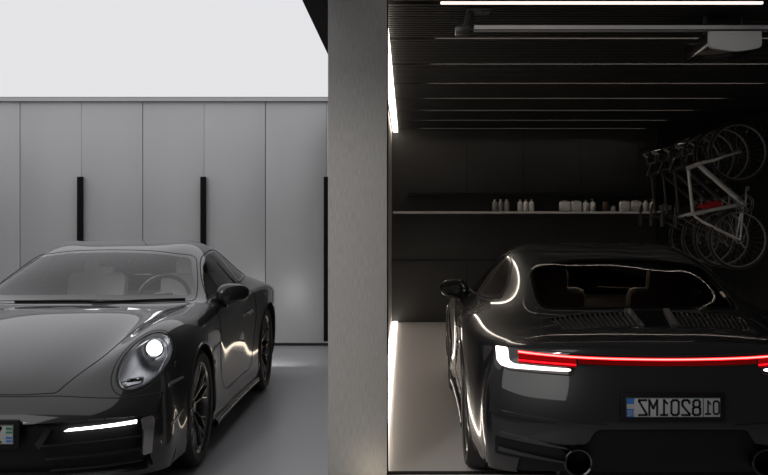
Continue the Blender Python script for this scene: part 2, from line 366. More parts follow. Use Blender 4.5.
# snap region borders onto the outlines
vmin = np.full(len(BV), 99); vmax = np.full(len(BV), -1)
for q in range(4): np.minimum.at(vmin, BF[:, q], reg); np.maximum.at(vmax, BF[:, q], reg)
SV = BV.copy()
for v in np.nonzero(vmin != vmax)[0]:
    nm, ax, poly, cond = REG[vmin[v]]
    p2 = uv_of(ax, BV[v:v+1])[0]; q2, d = nearest(poly, p2)
    if d < .02:
        h, n, i, dd = BVH.ray_cast(lift(ax, *q2), DIR[ax])
        if h is not None and (h-Vector(BV[v])).length < .04: SV[v] = h
def region_mesh(names, mats, obname, parent, matmap=None, seam=None, thick=0., extra=None, inset=None):
    """one mesh object from body faces of the regions; normals follow the whole body"""
    ids = [i for i, r in enumerate(REG) if r[0] in names] + ([len(REG)] if 'shell' in names else [])
    sel = np.isin(reg, ids); F = BF[sel]; R = reg[sel]
    used, inv = np.unique(F, return_inverse=True); F = inv.reshape(F.shape)
    V = SV[used]; Nn = BN[used]; vs = V.tolist(); fs = F.tolist(); nv = len(vs)
    mi = [0]*len(fs)
    if matmap: mi = [matmap.get(REG[r][0] if r < len(REG) else 'shell', 0) for r in R]
    nn = Nn.tolist()
    if inset is not None:          # push inwards (a recess floor)
        vs = (V - Nn*inset).tolist()
    if thick > 0:                  # a rim turned inwards along open borders
        ec = {}
        for f in fs:
            for a in range(4):
                e = (f[a], f[(a+1) % 4]); k = (min(e), max(e)); ec.setdefault(k, []).append(e)
        mp = {}
        for k, l in ec.items():
            if len(l) == 1:
                a, b = l[0]
                for w in (a, b):
                    if w not in mp:
                        mp[w] = (len(vs), len(vs)+1); p = Vector(vs[w]); n = Vector(nn[w])
                        vs.append(p[:]); vs.append((p-n*thick)[:]); nn.append((0, 0, 0)); nn.append((0, 0, 0))
                fs.append((mp[b][0], mp[a][0], mp[a][1], mp[b][1])); mi.append(0)
    if seam:
        for ax, poly, rad in seam:
            pts = [proj(ax, u, v, -rad*.35)[0] for u, v in dens(poly, .02)]
            mb = MB(); mb.tube(pts, rad, 6, closed=True); b = len(vs)
            vs += [tuple(p) for p in mb.v]; nn += [(0, 0, 0)]*len(mb.v)
            fs += [tuple(b+q for q in f) for f in mb.f]; mi += [len(mats)-1]*len(mb.f)
    me = bpy.data.meshes.new(obname); me.from_pydata(vs, [], fs)
    for m in mats: me.materials.append(m)
    me.polygons.foreach_set('material_index', mi); me.polygons.foreach_set('use_smooth', [True]*len(fs)); me.update()
    me.normals_split_custom_set_from_vertices(nn)
    o = bpy.data.objects.new(obname, me); COL.objects.link(o)
    if parent: o.parent = parent
    return o
def patch(mb, ax, poly, off=.003, mi=0, d=.02, thick=.004):
    """a thin raised plate following the body inside a 2-D outline"""
    poly = dens(poly, d); bm = bmesh.new()
    bvs = [bm.verts.new((u, v, 0)) for u, v in poly]
    for t in tessellate_polygon([[Vector((u, v, 0)) for u, v in poly]]):
        try: bm.faces.new([bvs[q] for q in t])
        except ValueError: pass
    us = [p[0] for p in poly]; vs = [p[1] for p in poly]
    for lo, hi, nrm in ((min(us), max(us), (1, 0, 0)), (min(vs), max(vs), (0, 1, 0))):
        k = int((hi-lo)/d)
        for q in range(1, k+1):
            t = lo+(hi-lo)*q/(k+1)
            bmesh.ops.bisect_plane(bm, geom=bm.verts[:]+bm.edges[:]+bm.faces[:], plane_co=(t*nrm[0], t*nrm[1], 0), plane_no=nrm)
    bd = [e for e in bm.edges if e.is_boundary]
    low = {}
    for v in bm.verts:
        p, n = proj(ax, v.co.x, v.co.y, off); v.co = p; low[v] = n
    if thick:
        r = bmesh.ops.extrude_edge_only(bm, edges=bd)
        # extruded copies are new verts placed at the same spot: sink them
        new = [g for g in r['geom'] if isinstance(g, bmesh.types.BMVert)]
        for v in new:
            h, n, i, dd = BVH.find_nearest(v.co); nn = Vector(BN[BF[i]].mean(0)); v.co = v.co-nn*(thick+off)
    bmesh.ops.recalc_face_normals(bm, faces=bm.faces)
    mb.bm(bm, mi, True)
# ------------------------------------------------------------------ car parts
def make_car():
    car = empty('car', (0, 0, 0))
    R3 = .0042
    region_mesh(['shell'], [M['paint'], M['seam']], 'body_shell', car, seam=None, thick=.03)
    region_mesh(['hood'], [M['paint'], M['seam']], 'hood', car, seam=[('T', hood, R3)])
    b = region_mesh(['front_bumper'], [M['paint'], M['seam']], 'front_bumper', car, thick=.05)
    seamf = [(u, v) for u, v in rounded([(-.87,.55),(-.70,.545),(-.58,.555),(-.38,.575),(0,.580),(.38,.575),(.58,.555),(.70,.545),(.87,.55)][::-1], .05) ]
    mb = MB(); mb.tube([proj('F', u, v, -.001)[0] for u, v in dens(seamf, .02, False)], .0035, 6); mb.build('bumper_seam', M['seam'], b)
    for s, nm, ax in ((1, 'door_l', 'L'), (-1, 'door_r', 'P')):
        d = region_mesh([nm], [M['paint'], M['seam']], 'door', car, seam=[(ax, door, R3)])
        mb = MB(); p, n = proj(ax, .80, .735)
        mb.tube([proj(ax, x, z, o)[0] for x, z, o in ((.90, .732, .0), (.88, .733, .012), (.80, .737, .016), (.72, .740, .012), (.70, .741, 0))], [.006, .011, .012, .011, .006], 8)
        mb.build('door_handle', M['paint'], d)
    region_mesh(['engine_lid'], [M['paint'], M['seam']], 'engine_lid', car, seam=[('T', lid, .003)])
    g = region_mesh(['lidgrille'], [M['plastic']], 'engine_grille', car, inset=.022)
    for s in (1, -1):
        mb = MB()
        for k in range(15):
            y = s*(.120+k*.0255)
            a, n = proj('T', -.590, y*1.02, .004); c_, _ = proj('T', -.69, y, .004); e_, _ = proj('T', -.766, y*.97, .004)
            for p, q in ((a, c_), (c_, e_)):
                mb.add([p+Vector((0, -.003, 0)), p+Vector((0, .003, 0)), q+Vector((0, .003, 0)), q+Vector((0, -.003, 0)),
                        p+Vector((0, -.003, -.022)), p+Vector((0, .003, -.022)), q+Vector((0, .003, -.022)), q+Vector((0, -.003, -.022))],
                       [(0, 1, 2, 3), (0, 4, 5, 1), (2, 6, 7, 3), (1, 5, 6, 2), (0, 3, 7, 4), (4, 7, 6, 5)])
        mb.build('grille_fins', M['satin2'], g)
    mb = MB(); patch(mb, 'T', [(-.575, -.098), (-.575, .098), (-.785, .080), (-.785, -.080)], .004, thick=.02); mb.build('centre_panel', M['gloss'], g)
    for s in (1, -1):
        mb = MB(); patch(mb, 'T', [(-.57, s*.086), (-.57, s*.116), (-.792, s*.098), (-.792, s*.068)], .016, thick=.02)
        mb.build('panel_ridge', M['ridge'], g)
    region_mesh(['rear_bumper'], [M['paint'], M['seam']], 'rear_bumper', car, thick=.02)
    rl = region_mesh(['rear_lower'], [M['plastic']], 'rear_diffuser', car, inset=.02)
    # glass
    region_mesh(['windshield_clear', 'windshield_frit'], [M['glass'], M['gloss'], M['seam']], 'windshield', car, {'windshield_frit': 1}, seam=[('F', ws, .004)])
    region_mesh(['rear_clear', 'rear_frit'], [M['glassrear'], M['gloss'], M['seam']], 'rear_window', car, {'rear_frit': 1}, seam=[('R', rw, .004)])
    for s, q, ax in ((1, 'l', 'L'), (-1, 'r', 'P')):
        region_mesh(['sw%s1' % q, 'sw%s2' % q, 'dlo'+q], [M['glassrear'], M['gloss'], M['seam']], 'side_window', car, {'dlo'+q: 1}, seam=[(ax, dlo, .005)])
    # headlights
    for s, nm, o, ring in ((1, 'l', hl, hl_ring), (-1, 'r', mir(hl), mir(hl_ring))):
        h = region_mesh(['hr_'+nm], [M['paint'], M['seam']], 'headlight', car, seam=[('F', o, .005), ('F', ring, .0035)])
        region_mesh(['hl_'+nm], [M['lens']], 'headlight_lens', h)
        cy, cz = .722*s, .700
        # the bowl: rings of the outline drawn back and in
        mb = MB(); P0 = [proj('F', u, v, -.004)[0] for u, v in o[::1]]; n0 = len(P0); vs = []
        cen = Vector((2.93, cy, cz))
        for k, (sc, bk) in enumerate(((1., 0), (.97, .03), (.93, .06), (.75, .085), (.45, .095), (.02, .10))):
            for p in P0:
                q = cen + (p-cen)*sc if k else p
                vs.append((q.x - bk*1.0 + 0*(p.x-cen.x), q.y, q.z - bk*.25) if k else p[:])
        fs = [(k*n0+i, k*n0+(i+1) % n0, (k+1)*n0+(i+1) % n0, (k+1)*n0+i) for k in range(5) for i in range(n0)]
        mb.add(vs, fs, 0, True); mb.build('lamp_bowl', M['lampbowl'], h)
        # projector with bezel
        c = (2.885, .735*s, .750)
        mb = MB(); mb.lathe([(.052, 0), (.054, .018), (.048, .024), (.040, .018), (.038, .006)], 32, 'x', c); mb.build('projector_bezel', M['chrome'], h)
        mb = MB(); mb.lathe([(.039, .004), (.032, .018), (.018, .027), (.001, .030)], 28, 'x', c); mb.build('projector_lamp', M['headlamp'], h)
        o2 = [(cy+(u-cy)*.90, cz+(v-cz)*.90) for u, v in o]
        mb = MB(); mb.tube([proj('F', u, v, -.018)[0] for u, v in o2], .0035, 6, closed=True); mb.build('lamp_trim', M['satin'], h)
        p0 = proj('F', .695*s, .612, -.03)[0]
        mb = MB(); mb.box((p0.x-.03, .695*s, .617), (.05, .085, .020), 0, .008, Matrix.Rotation(.12*s, 3, 'X')); mb.build('low_beam_block', M['gloss'], h)
        mb = MB(); pts = rounded([(.645, .597), (.742, .612), (.742, .640), (.645, .627)], .012, 5)
        mb.tube([proj('F', u*s, v, -.022)[0] for u, v in pts], .0048, 6, closed=True); mb.build('beam_surround', M['chrome'], h)
    # front intake
    ib = region_mesh(['intake'], [M['plastic']], 'front_grille', car, inset=.045)
    for z in (.22, .285, .35):
        for s in (1, -1):
            mb = MB()
            pts = [proj('F', y*s, z+.02*(abs(y)-.3), -.012)[0] for y in np.linspace(.33 + (.385-z)*.25, .775, 12)]
            mb.tube(pts, .006, 6); mb.build('grille_slat', M['plastic2'], ib)
    for s in (1, -1):
        mb = MB(); pts = [(.33, .335), (.385, .43), (.36, .44), (.31, .36)]
        patch(mb, 'F', [(u*s, v) for u, v in pts][::s], -.008, thick=.03); mb.build('grille_strut', M['plastic2'], ib)
    for s in (1, -1):
        mb = MB(); patch(mb, 'F', [(u*s, v) for u, v in ((.440, .418), (.462, .431), (.752, .444), (.752, .427))][::s], -.004, thick=.02); mb.build('daytime_light', M['drl'], car)
        mb = MB(); patch(mb, 'F', [(u*s, v) for u, v in rounded([(.775, .262), (.812, .268), (.822, .42), (.812, .452), (.772, .448), (.782, .38)], .01)][::s], .004, thick=.012)
        mb.build('air_blade', M['satin'], car)
        mb = MB(); ax = 'L' if s > 0 else 'P'
        patch(mb, ax, rounded([(3.03, .560), (3.04, .578), (2.86, .594), (2.85, .582)], .006), .005); mb.build('side_marker', M['marker'], car)
        mb = MB(); patch(mb, ax, rounded([(3.10, .375), (3.10, .388), (2.98, .400), (2.90, .425), (2.895, .412), (2.98, .385)], .004), .005); mb.build('bumper_trim', M['satin'], car)
        mb = MB(); p, n = proj(ax, 2.90, .665, .001); mb.lathe([(.016, 0), (.018, s*.004), (.0135, s*.0045), (.012, s*.001)], 20, 'y', p); mb.build('parking_sensor', M['satin'], car)
        mb = MB(); mb.tube([proj(ax, x, .175 + .0*x, .0)[0]+Vector((0, s*.004, -.018)) for x in np.linspace(.42, 2.03, 24)], .024, 10); mb.build('side_skirt', M['gloss'], car)
        # wheel arch lips
        for (cx, cz), r, lo in ((AXF, RA, -.10), (AXR, RB_, -.10)):
            mb = MB(); a0 = math.asin(lo/r); pts = []
            for q in range(41):
                t = a0 + (PI-2*a0)*q/40
                p, n = proj(ax, cx+(r+.004)*math.cos(t), cz+(r+.004)*math.sin(t), -.002); pts.append(p)
            mb.tube(pts, .009, 8); mb.build('arch_lip', M['paint'], car)
            mb = MB(); vs = []; fs = []
            for q in range(33):
                t = -.35 + (PI+.7)*q/32
                for yy in (.90, .50): vs.append((cx+(r-.004+(.012 if yy < .6 else 0))*math.cos(t), yy*s if yy > .6 else yy*s, cz+(r-.004)*math.sin(t)))
            fs = [(2*q, 2*q+1, 2*q+3, 2*q+2) for q in range(32)]
            for i, v in enumerate(vs):
                if i % 2 == 0:
                    p = proj(ax, v[0], max(v[2], .2), 0)[0]; vs[i] = (v[0], p.y - s*.012, v[2])
            mb.add(vs, fs, 0, True)
            mb.add([(cx+(r-.004)*math.cos(PI*q/8), .5*s, cz+(r-.004)*math.sin(PI*q/8)) for q in range(9)]+[(cx-r, .5*s, .12), (cx+r, .5*s, .12)], [tuple(range(11))])
            mb.build('wheel_liner', M['plastic'], car)
    # side mirrors
    for s in (1, -1):
        mb = MB(); n, m = 28, 14; vs = []; fs = []
        for i in range(m+1):
            th = PI*i/m
            for j in range(n):
                ph = 2*PI*j/n; sp = lambda v, e: math.copysign(abs(v)**e, v)
                u = sp(math.cos(th), .8); w = sp(math.sin(th), .8)
                x = w*sp(math.cos(ph), .75); z = w*sp(math.sin(ph), .75)
                hgt = .073*(1-.18*u); X = .075*x*(1-.25*u)
                if X < -.02: X = -.02 + (X+.02)*.35
                vs.append((1.50+X-.03*u, s*(.905+.108*u), .932+hgt*z+.008*u))
        fs = [(i*n+j, i*n+(j+1) % n, (i+1)*n+(j+1) % n, (i+1)*n+j) for i in range(m) for j in range(n)]
        mb.add(vs, fs, 0, True); mr = mb.build('side_mirror', M['paint'], car)
        mb = MB(); mb.tube([(1.52, s*.845, .855), (1.52, s*.868, .878), (1.515, s*.90, .905)], [.03, .022, .02], 10); mb.build('mirror_stalk', M['gloss'], mr)
        mb = MB(); e = ell(0, 0, .088, .043, 0, 28); mb.add([(1.468-.016*(u/.09), s*(.905+u), .933+v) for u, v in e], [tuple(range(28))]); mb.build('mirror_glass', M['mglass'], mr)
    # tail lamps
    tl = region_mesh(['lampband'], [M['gloss'], M['seam']], 'tail_light', car, seam=[('R', lampband, .004)])
    zb = lambda y: .7745+.017*min(1, (y/.70)**2)
    def band(lo, hi, w_, off, nm, mat):
        mb = MB(); patch(mb, 'R', [(y, zb(y)+hi) for y in np.linspace(-w_, w_, 41)]+[(y, zb(y)+lo) for y in np.linspace(w_, -w_, 41)], off); mb.build(nm, mat, tl)
    band(-.003, .003, .703, .005, 'light_strip', M['redhot']); band(-.0065, .0065, .706, .0025, 'light_strip_glow', M['red']); band(-.030, -.0065, .43, .002, 'reflector_band', M['redlow2'])
    for s in (1, -1):
        w = [(.806, .806), (.752, .806), (.750, .750), (.725, .735), (.47, .726), (.462, .719), (.48, .712), (.75, .714), (.787, .722), (.805, .744)]
        mb = MB(); patch(mb, 'R', [(u*s, v) for u, v in rounded(w, .008)][::s], .004); mb.build('light_guide', M['white_tail'], tl)
        mb = MB(); patch(mb, 'R', [(u*s, v) for u, v in ((.706, .785), (.44, .776), (.44, .733), (.706, .742))][::s], .0025); mb.build('brake_lamp', M['redlow'], tl)
        mb = MB(); patch(mb, 'R', [(u*s, v) for u, v in ((.706, .757), (.44, .748), (.44, .742), (.706, .750))][::s], .004); mb.build('brake_strip', M['red'], tl)
        # bumper crease, vent blades, exhaust
        mb = MB(); patch(mb, 'R', [(u*s, v) for u, v in rounded([(.84, .498), (.835, .512), (.70, .502), (.45, .478), (.30, .472), (.30, .468), (.45, .466), (.70, .484)], .004)][::s], .018, thick=.02); mb.build('bumper_ledge', M['paint'], car)
        for z in (.385, .315):
            mb = MB(); patch(mb, 'R', [(u*s, v) for u, v in ((.80, z), (.80, z+.022), (.50, z-.022), (.48, z-.034))][::s], .014, thick=.03); mb.build('vent_blade', M['paint'], car)
        mb = MB(); patch(mb, 'R', [(u*s, v) for u, v in rounded([(.82, .29), (.82, .385), (.52, .35), (.46, .30), (.50, .27)], .01)][::s], .002, thick=.0); mb.build('rear_vent', M['plastic'], car)
        mb = MB(); c = (-1.02, .445*s, .295)
        mb.lathe([(.058, .18), (.062, 0), (.067, -.028), (.064, -.033), (.057, -.028), (.052, .0), (.050, .16), (.001, .16)], 36, 'x', c); mb.build('exhaust_tip', M['darkchrome'], car)
    # wipers
    for y0 in (.10, -.42):
        mb = MB(); mb.tube([proj('F', y0+.55*t, .916+.006*math.sin(t*2.2), .006)[0] for t in np.linspace(0, 1, 14)], .006, 6); mb.build('wiper', M['plastic'], car)
    # underfloor + cabin tub
    mb = MB(); mb.box((1.2, 0, .19), (4.1, 1.0, .06)); mb.box((1.22, 0, .21), (1.55, 1.68, .06)); mb.build('underfloor', M['plastic'], car)
    mb = MB()
    mb.box((1.62, 0, .80), (.42, 1.38, .14), 0, .05); mb.box((1.48, .0, .56), (.34, .30, .44), 0, .04); mb.box((.9, 0, .42), (1.0, .24, .30), 0, .04)
    mb.box((1.45, .37, .86), (.20, .34, .09), 0, .03)
    mb.build('dashboard', M['int'], car)
    mb = MB(); mb.box((-.05, 0, .80), (.55, 1.25, .05), 0, .02); mb.box((.12, 0, .62), (.08, 1.3, .40), 0, .02); mb.build('parcel_shelf', M['int'], car)
    for s in (1, -1):
        mb = MB(); mb.box((.80, .37*s, .46), (.50, .50, .16), 0, .05)
        mb.box((.50, .37*s, .74), (.13, .48, .58), 0, .055, Matrix.Rotation(-.30, 3, 'Y')); mb.box((.405, .37*s, 1.05), (.09, .25, .19), 0, .04, Matrix.Rotation(-.25, 3, 'Y'))
        mb.build('seat', M['seat'], car)
    mb = MB(); cx, cy, cz = 1.28, .37, .87; t = .42
    ring = [(cx - .185*math.cos(a)*math.sin(t)*1.0, cy+.185*math.sin(a), cz+.185*math.cos(a)*math.cos(t)) for a in [2*PI*k/40 for k in range(40)]]
    mb.tube(ring, .015, 8, closed=True)
    for a in (PI/2, -PI/2, PI): mb.tube([(cx, cy, cz), (cx - .18*math.cos(a)*math.sin(t), cy+.18*math.sin(a), cz+.18*math.cos(a)*math.cos(t))], .017, 8, mi=1)
    mb.box((cx, cy, cz), (.05, .14, .11), 0, .02); mb.build('steering_wheel', [M['int'], M['satin']], car)
    mb = MB(); mb.box((1.22, 0, 1.135), (.03, .22, .06), 0, .012); mb.tube([(1.22, 0, 1.14), (1.235, 0, 1.21)], .01, 6); mb.build('rear_view_mirror', M['plastic'], car)
    # wheels
    def wheel(x, y, z, R, wd, rr, s, first={}):
        key = R
        if key not in first:
            mb = MB(); h = wd/2
            mb.lathe([(rr, -h*.86), (rr+.012, -h*.98), (R-.03, -h), (R-.008, -h*.86), (R, -h*.6), (R, -h*.3), (R-.007, -h*.28), (R-.007, -h*.22), (R, -h*.2), (R, h*.2), (R-.007, h*.22), (R-.007, h*.28), (R, h*.3), (R, h*.6), (R-.008, h*.86), (R-.03, h), (rr+.012, h*.98), (rr, h*.86)], 72)
            T = mb.build('wheel', M['rubber'], car)
            mb = MB(); f = h*.86
            mb.lathe([(rr-.006, -f), (rr-.012, f-.03), (rr-.004, f-.004), (rr+.004, f+.004), (rr+.001, f+.006), (rr-.012, f), (rr-.02, f-.02)], 64)
            def spoke(a0, r0, a1, r1, w0, w1, y0, y1):
                p = Vector((r0*math.cos(a0), y0, r0*math.sin(a0))); q = Vector((r1*math.cos(a1), y1, r1*math.sin(a1)))
                d = (q-p).normalized(); sd = d.cross(Vector((0, 1, 0))).normalized()
                vs = []
                for c, w in ((p, w0), (q, w1)):
                    vs += [c+sd*w*.5, c+sd*w*.25+Vector((0, .007, 0)), c-sd*w*.25+Vector((0, .007, 0)), c-sd*w*.5, c-sd*w*.5+Vector((0, -.028, 0)), c+sd*w*.5+Vector((0, -.028, 0))]
                mb.add(vs, [(i, (i+1) % 6, 6+(i+1) % 6, 6+i) for i in range(6)]+[(0, 5, 4, 3, 2, 1), (6, 7, 8, 9, 10, 11)])
            for k in range(10):
                a = 2*PI*k/10; off = .13 if k % 2 else -.13; b = a+off*.55
                spoke(a+off*.1, .05, b, .58*rr, .020, .015, f-.045, f-.018)
                spoke(b, .56*rr, b+.145, rr-.008, .013, .011, f-.018, f-.008)
                spoke(b, .56*rr, b-.145, rr-.008, .013, .011, f-.018, f-.008)
            mb.lathe([(.001, f-.022), (.030, f-.024), (.036, f-.032), (.062, f-.038), (.066, f-.08)], 32)
            rim = mb.build('rim', M['rim'], T)
            mb = MB(); mb.lathe([(.07, f-.10), (.175, f-.10), (.175, f-.13), (.07, f-.13)], 48, smooth=False); mb.build('brake_disc', M['disc'], T)
            mb = MB(); mb.box((-.13, f-.115, .06), (.07, .06, .17), 0, .015); mb.build('brake_caliper', M['caliper'], T)
            first[key] = T
        else: T = copy_tree(first[key], car)
        T.location = (x, y*s, z); T.rotation_euler = (0, .3*x, 0 if s > 0 else PI)
    for s in (1, -1):
        wheel(2.45, .775, .343, .343, .245, .262, s); wheel(0, .772, .358, .358, .295, .272, s)
    return car
M['ridge'] = pbr('ridge', (.20, .20, .20), .3, .9); M['matt2'] = pbr('matt_metal', (.012, .012, .012), .4); M['gloss2'] = pbr('box_gloss', (.01, .008, .008), .15)
M['satin2'] = pbr('fin_grey', (.15, .145, .14), .3, .8)
M['plastic2'] = pbr('slat_black', (.010, .010, .010), .25, .0)
M['darkchrome'] = pbr('dark_chrome', (.10, .10, .10), .15, 1.)
M['mglass'] = pbr('mirror_glass', (.5, .5, .5), .02, 1.)
M['marker'] = pbr('marker', (.35, .34, .33), .2, .6)
M['redlow2'] = emit('tail_red_faint', (1., .01, .012), .10)
# ------------------------------------------------------------------ the two cars
LX = -2.10; LY = 7.99; RX = 1.262; RY = 5.50
car1 = make_car(); car1.location = (LX, LY, 0); car1.rotation_euler = (0, 0, -PI/2)
car2 = copy_tree(car1); car2.location = (RX, RY, 0); car2.rotation_euler = (0, 0, PI/2)
tag(car1, 'dark grey sports coupe facing the camera, round headlight lit, before the grey wardrobes', 'car', 'pair of dark grey sports coupes')
tag(car2, 'dark grey sports coupe seen from behind, full-width red tail light glowing, in the dark garage', 'car', 'pair of dark grey sports coupes')
def swap(root, names, mat):
    for o in root.children_recursive:
        if o.name.split('.')[0] in names:
            o.material_slots[0].link = 'OBJECT'; o.material_slots[0].material = mat
M['lamp_off'] = pbr('lamp_off', (.6, .6, .62), .1, .3); M['red_off'] = pbr('red_off', (.12, .004, .005), .15)
swap(car2, ['projector_lamp', 'daytime_light'], M['lamp_off'])
swap(car2, ['side_marker'], M['amber'])
def off_tail(root):
    for o in root.children_recursive:
        if o.parent and o.parent.name.startswith('tail_light') and o.name.split('.')[0] in ('light_strip', 'light_strip_glow', 'light_guide', 'brake_lamp', 'brake_strip', 'reflector_band'):
            o.material_slots[0].link = 'OBJECT'; o.material_slots[0].material = M['red_off']
off_tail(car1)
GL = {'0': [[(.12,0),(.38,0),(.5,.12),(.5,.88),(.38,1),(.12,1),(0,.88),(0,.12),(.12,0)]], '1': [[(.05,.78),(.27,1),(.27,0)],[(.05,0),(.48,0)]],
 '2': [[(0,.80),(.03,.93),(.13,1),(.37,1),(.47,.93),(.5,.80),(.47,.62),(0,.08),(0,0),(.5,0)]],
 '8': [[(.12,.53),(.38,.53),(.5,.42),(.5,.11),(.38,0),(.12,0),(0,.11),(0,.42),(.12,.53)],[(.12,.53),(.03,.64),(.03,.89),(.14,1),(.36,1),(.47,.89),(.47,.64),(.38,.53)]],
 'M': [[(0,0),(0,1),(.27,.45),(.54,1),(.54,0)]], 'Z': [[(0,1),(.5,1),(.5,.92),(0,.08),(0,0),(.5,0)]],
 'U': [[(0,1),(0,.12),(.12,0),(.38,0),(.5,.12),(.5,1)]]}
def letters(parent, name, txt, hgt, loc, M3, sx=1., mat=None, bold=.15):
    """plate lettering drawn with flat strokes"""
    mb = MB(); x = 0; adv = .74; W_ = len(txt)*adv - (adv-.5)
    for ch in txt:
        for pl_ in GL[ch]:
            for a, b in zip(pl_[:-1], pl_[1:]):
                a = Vector((a[0]+x, a[1], 0)); b = Vector((b[0]+x, b[1], 0)); d = (b-a).normalized()*bold*.42; n = Vector((-d.y, d.x, 0)).normalized()*bold*.5
                mb.add([a-d-n, b+d-n, b+d+n, a-d+n], [(0, 1, 2, 3)])
        x += adv
    me = bpy.data.meshes.new(name); me.from_pydata([((v[0]-W_/2)*hgt, (v[1]-.5)*hgt, .0006) for v in mb.v], [], mb.f)
    me.transform(Matrix.Diagonal((sx, 1, 1, 1))); me.transform(M3); me.materials.append(mat or M['plate_ink'])
    o = bpy.data.objects.new(name, me); COL.objects.link(o); o.parent = parent; o.location = loc; return o
def plate(car, front):
    # built in the car frame; faces +x (front) or -x (rear)
    mb = MB(); w, h = .446, .094
    if front: x0, z0 = 3.492, .418
    else: x0, z0 = -1.062, .560
    d = 1 if front else -1
    mb.box((x0-d*.012, 0, z0), (.02, w+.05, h+.045), 0, .006)
    hd = mb.build('plate_holder', M['plastic'], car)
    mb = MB(); mb.box((x0, 0, z0), (.005, w, h), 0, .0015); pl = mb.build('license_plate', M['plate'], car)
    # text frame: local x = reading direction seen from outside
    if front: rot = Matrix(((0, 0, 1, 0), (1, 0, 0, 0), (0, 1, 0, 0), (0, 0, 0, 1)))
    else: rot = Matrix(((0, 0, -1, 0), (-1, 0, 0, 0), (0, 1, 0, 0), (0, 0, 0, 1)))
    xs = x0 + d*.0028
    mir_ = 1 if front else -1          # the plate behind reads mirrored in the photograph
    def at(u): return (xs, (u if front else -u)*mir_, z0)
    letters(pl, 'plate_number', '8201MZ', .070, at(.018), rot, mir_*.98)
    letters(pl, 'region_code', '01', .060, at(-.183), rot, mir_*.86)
    mb = MB()
    def rect(u0, u1, v0, v1, mi):
        a, b = at(u0)[1], at(u1)[1]; y0, y1 = min(a, b), max(a, b)
        mb.box((xs, (y0+y1)/2, z0+(v0+v1)/2), (.0016, y1-y0, v1-v0), mi)
    rect(-.142, -.139, -h/2, h/2, 0)
    for v0, v1 in ((h/2-.003, h/2), (-h/2, -h/2+.003)): rect(-w/2, w/2, v0, v1, 0)
    rect(-w/2, -w/2+.003, -h/2, h/2, 0); rect(w/2-.003, w/2, -h/2, h/2, 0)
    mb.build('plate_border', M['plate_ink'], pl)
    mb = MB()
    if front:
        rect(.186, .217, .022, .036, 1); rect(.186, .217, .006, .016, 1); rect(.186, .217, -.020, -.010, 0); rect(.186, .217, -.036, -.026, 0)
    else:
        rect(.186, .221, .018, .044, 0); rect(.186, .221, -.001, .014, 2); rect(.186, .221, -.044, -.006, 0)
    mb.build('flag_strip', [M['blue'], M['green'], M['plate']], pl)
    if not front: letters(pl, 'country_code', 'UZ', .022, (xs+d*.001, at(.2035)[1], z0-.026), rot, mir_, M['plate'])
plate(car1, True); plate(car2, False)

# ------------------------------------------------------------------ setting
def struct(mb, name, mat): return tag(mb.build(name, mat), kind='structure')
M['floorL'] = pbr('floor_grey', (.46, .452, .468), .34, 0, .0, bump=((1.5, 1.5, 1.5), .015, 4), rvar=(1.3, .28, .42))
M['floorR'] = pbr('floor_warm', (.74, .705, .69), .40, bump=((1.5, 1.5, 1.5), .015, 4), rvar=(1.3, .28, .42))
M['cab'] = pbr('cabinet_grey', (.54, .54, .545), .36, .15, var=((.9, .9, .5), (.59, .59, .59)))
M['cabgap'] = pbr('cabinet_gap', (.01, .01, .01), .6)
M['handle'] = pbr('handle_black', (.004, .004, .004), .7, spec=.15)
M['pillar'] = pbr('pillar_fabric', (.36, .349, .331), .75, bump=((260, 260, 22), .25, 3), var=((240, 240, 16), (.45, .436, .415)))
M['black'] = pbr('black_panel', (.016, .0155, .015), .5, var=((1.6, 1.6, 1.6), (.024, .0235, .023)))
M['slat'] = pbr('slat_dark', (.004, .0037, .0034), .6)
M['wallg'] = pbr('wall_grey', (.30, .29, .28), .6)
M['wallr'] = pbr('wall_light', (.42, .41, .40), .6); M['walld'] = pbr('wall_dark', (.045, .044, .042), .5); M['ledleft'] = emit('led_left', (1., .86, .68), 3); M['matt'] = pbr('matt_black', (.003, .003, .003), .8)
M['lum'] = emit('luminous_ceiling', (.95, .95, .98), .82)
M['led'] = emit('led_warm', (1., .90, .78), 8)
M['ledtop'] = emit('led_warm_top', (1., .88, .76), 7)
M['lineb'] = emit('line_bright', (1., .86, .77), 1.9)
M['line'] = emit('line_dim', (1., .88, .76), 11); M['channel'] = pbr('channel', (.003, .0028, .0026), .6)
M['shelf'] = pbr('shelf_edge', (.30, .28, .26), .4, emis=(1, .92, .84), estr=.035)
M['rail'] = pbr('rail_alu', (.45, .45, .46), .45, .3)
M['housing'] = pbr('housing_grey', (.42, .42, .42), .5)
M['bottle'] = pbr('bottle_white', (.85, .84, .82), .5); M['bottleg'] = pbr('bottle_grey', (.35, .35, .35), .5)
M['cap'] = pbr('cap_grey', (.42, .42, .42), .5); M['brown'] = pbr('jar_brown', (.12, .06, .04), .4)
ZC, YB, YL = 2.70, 13.20, 10.73
mb = MB(); mb.box((-3.65, 3.5, -.05), (6.7, 20.5, .1)); struct(mb, 'floor', M['floorL'])
mb = MB(); mb.box((3.35, 3.5, -.05), (7.3, 20.5, .1)); struct(mb, 'floor_right', M['floorR'])
mb = MB(); mb.box((2.1, 5.36, .003), (4.5, .05, .006)); struct(mb, 'trim_9', M['matt'])
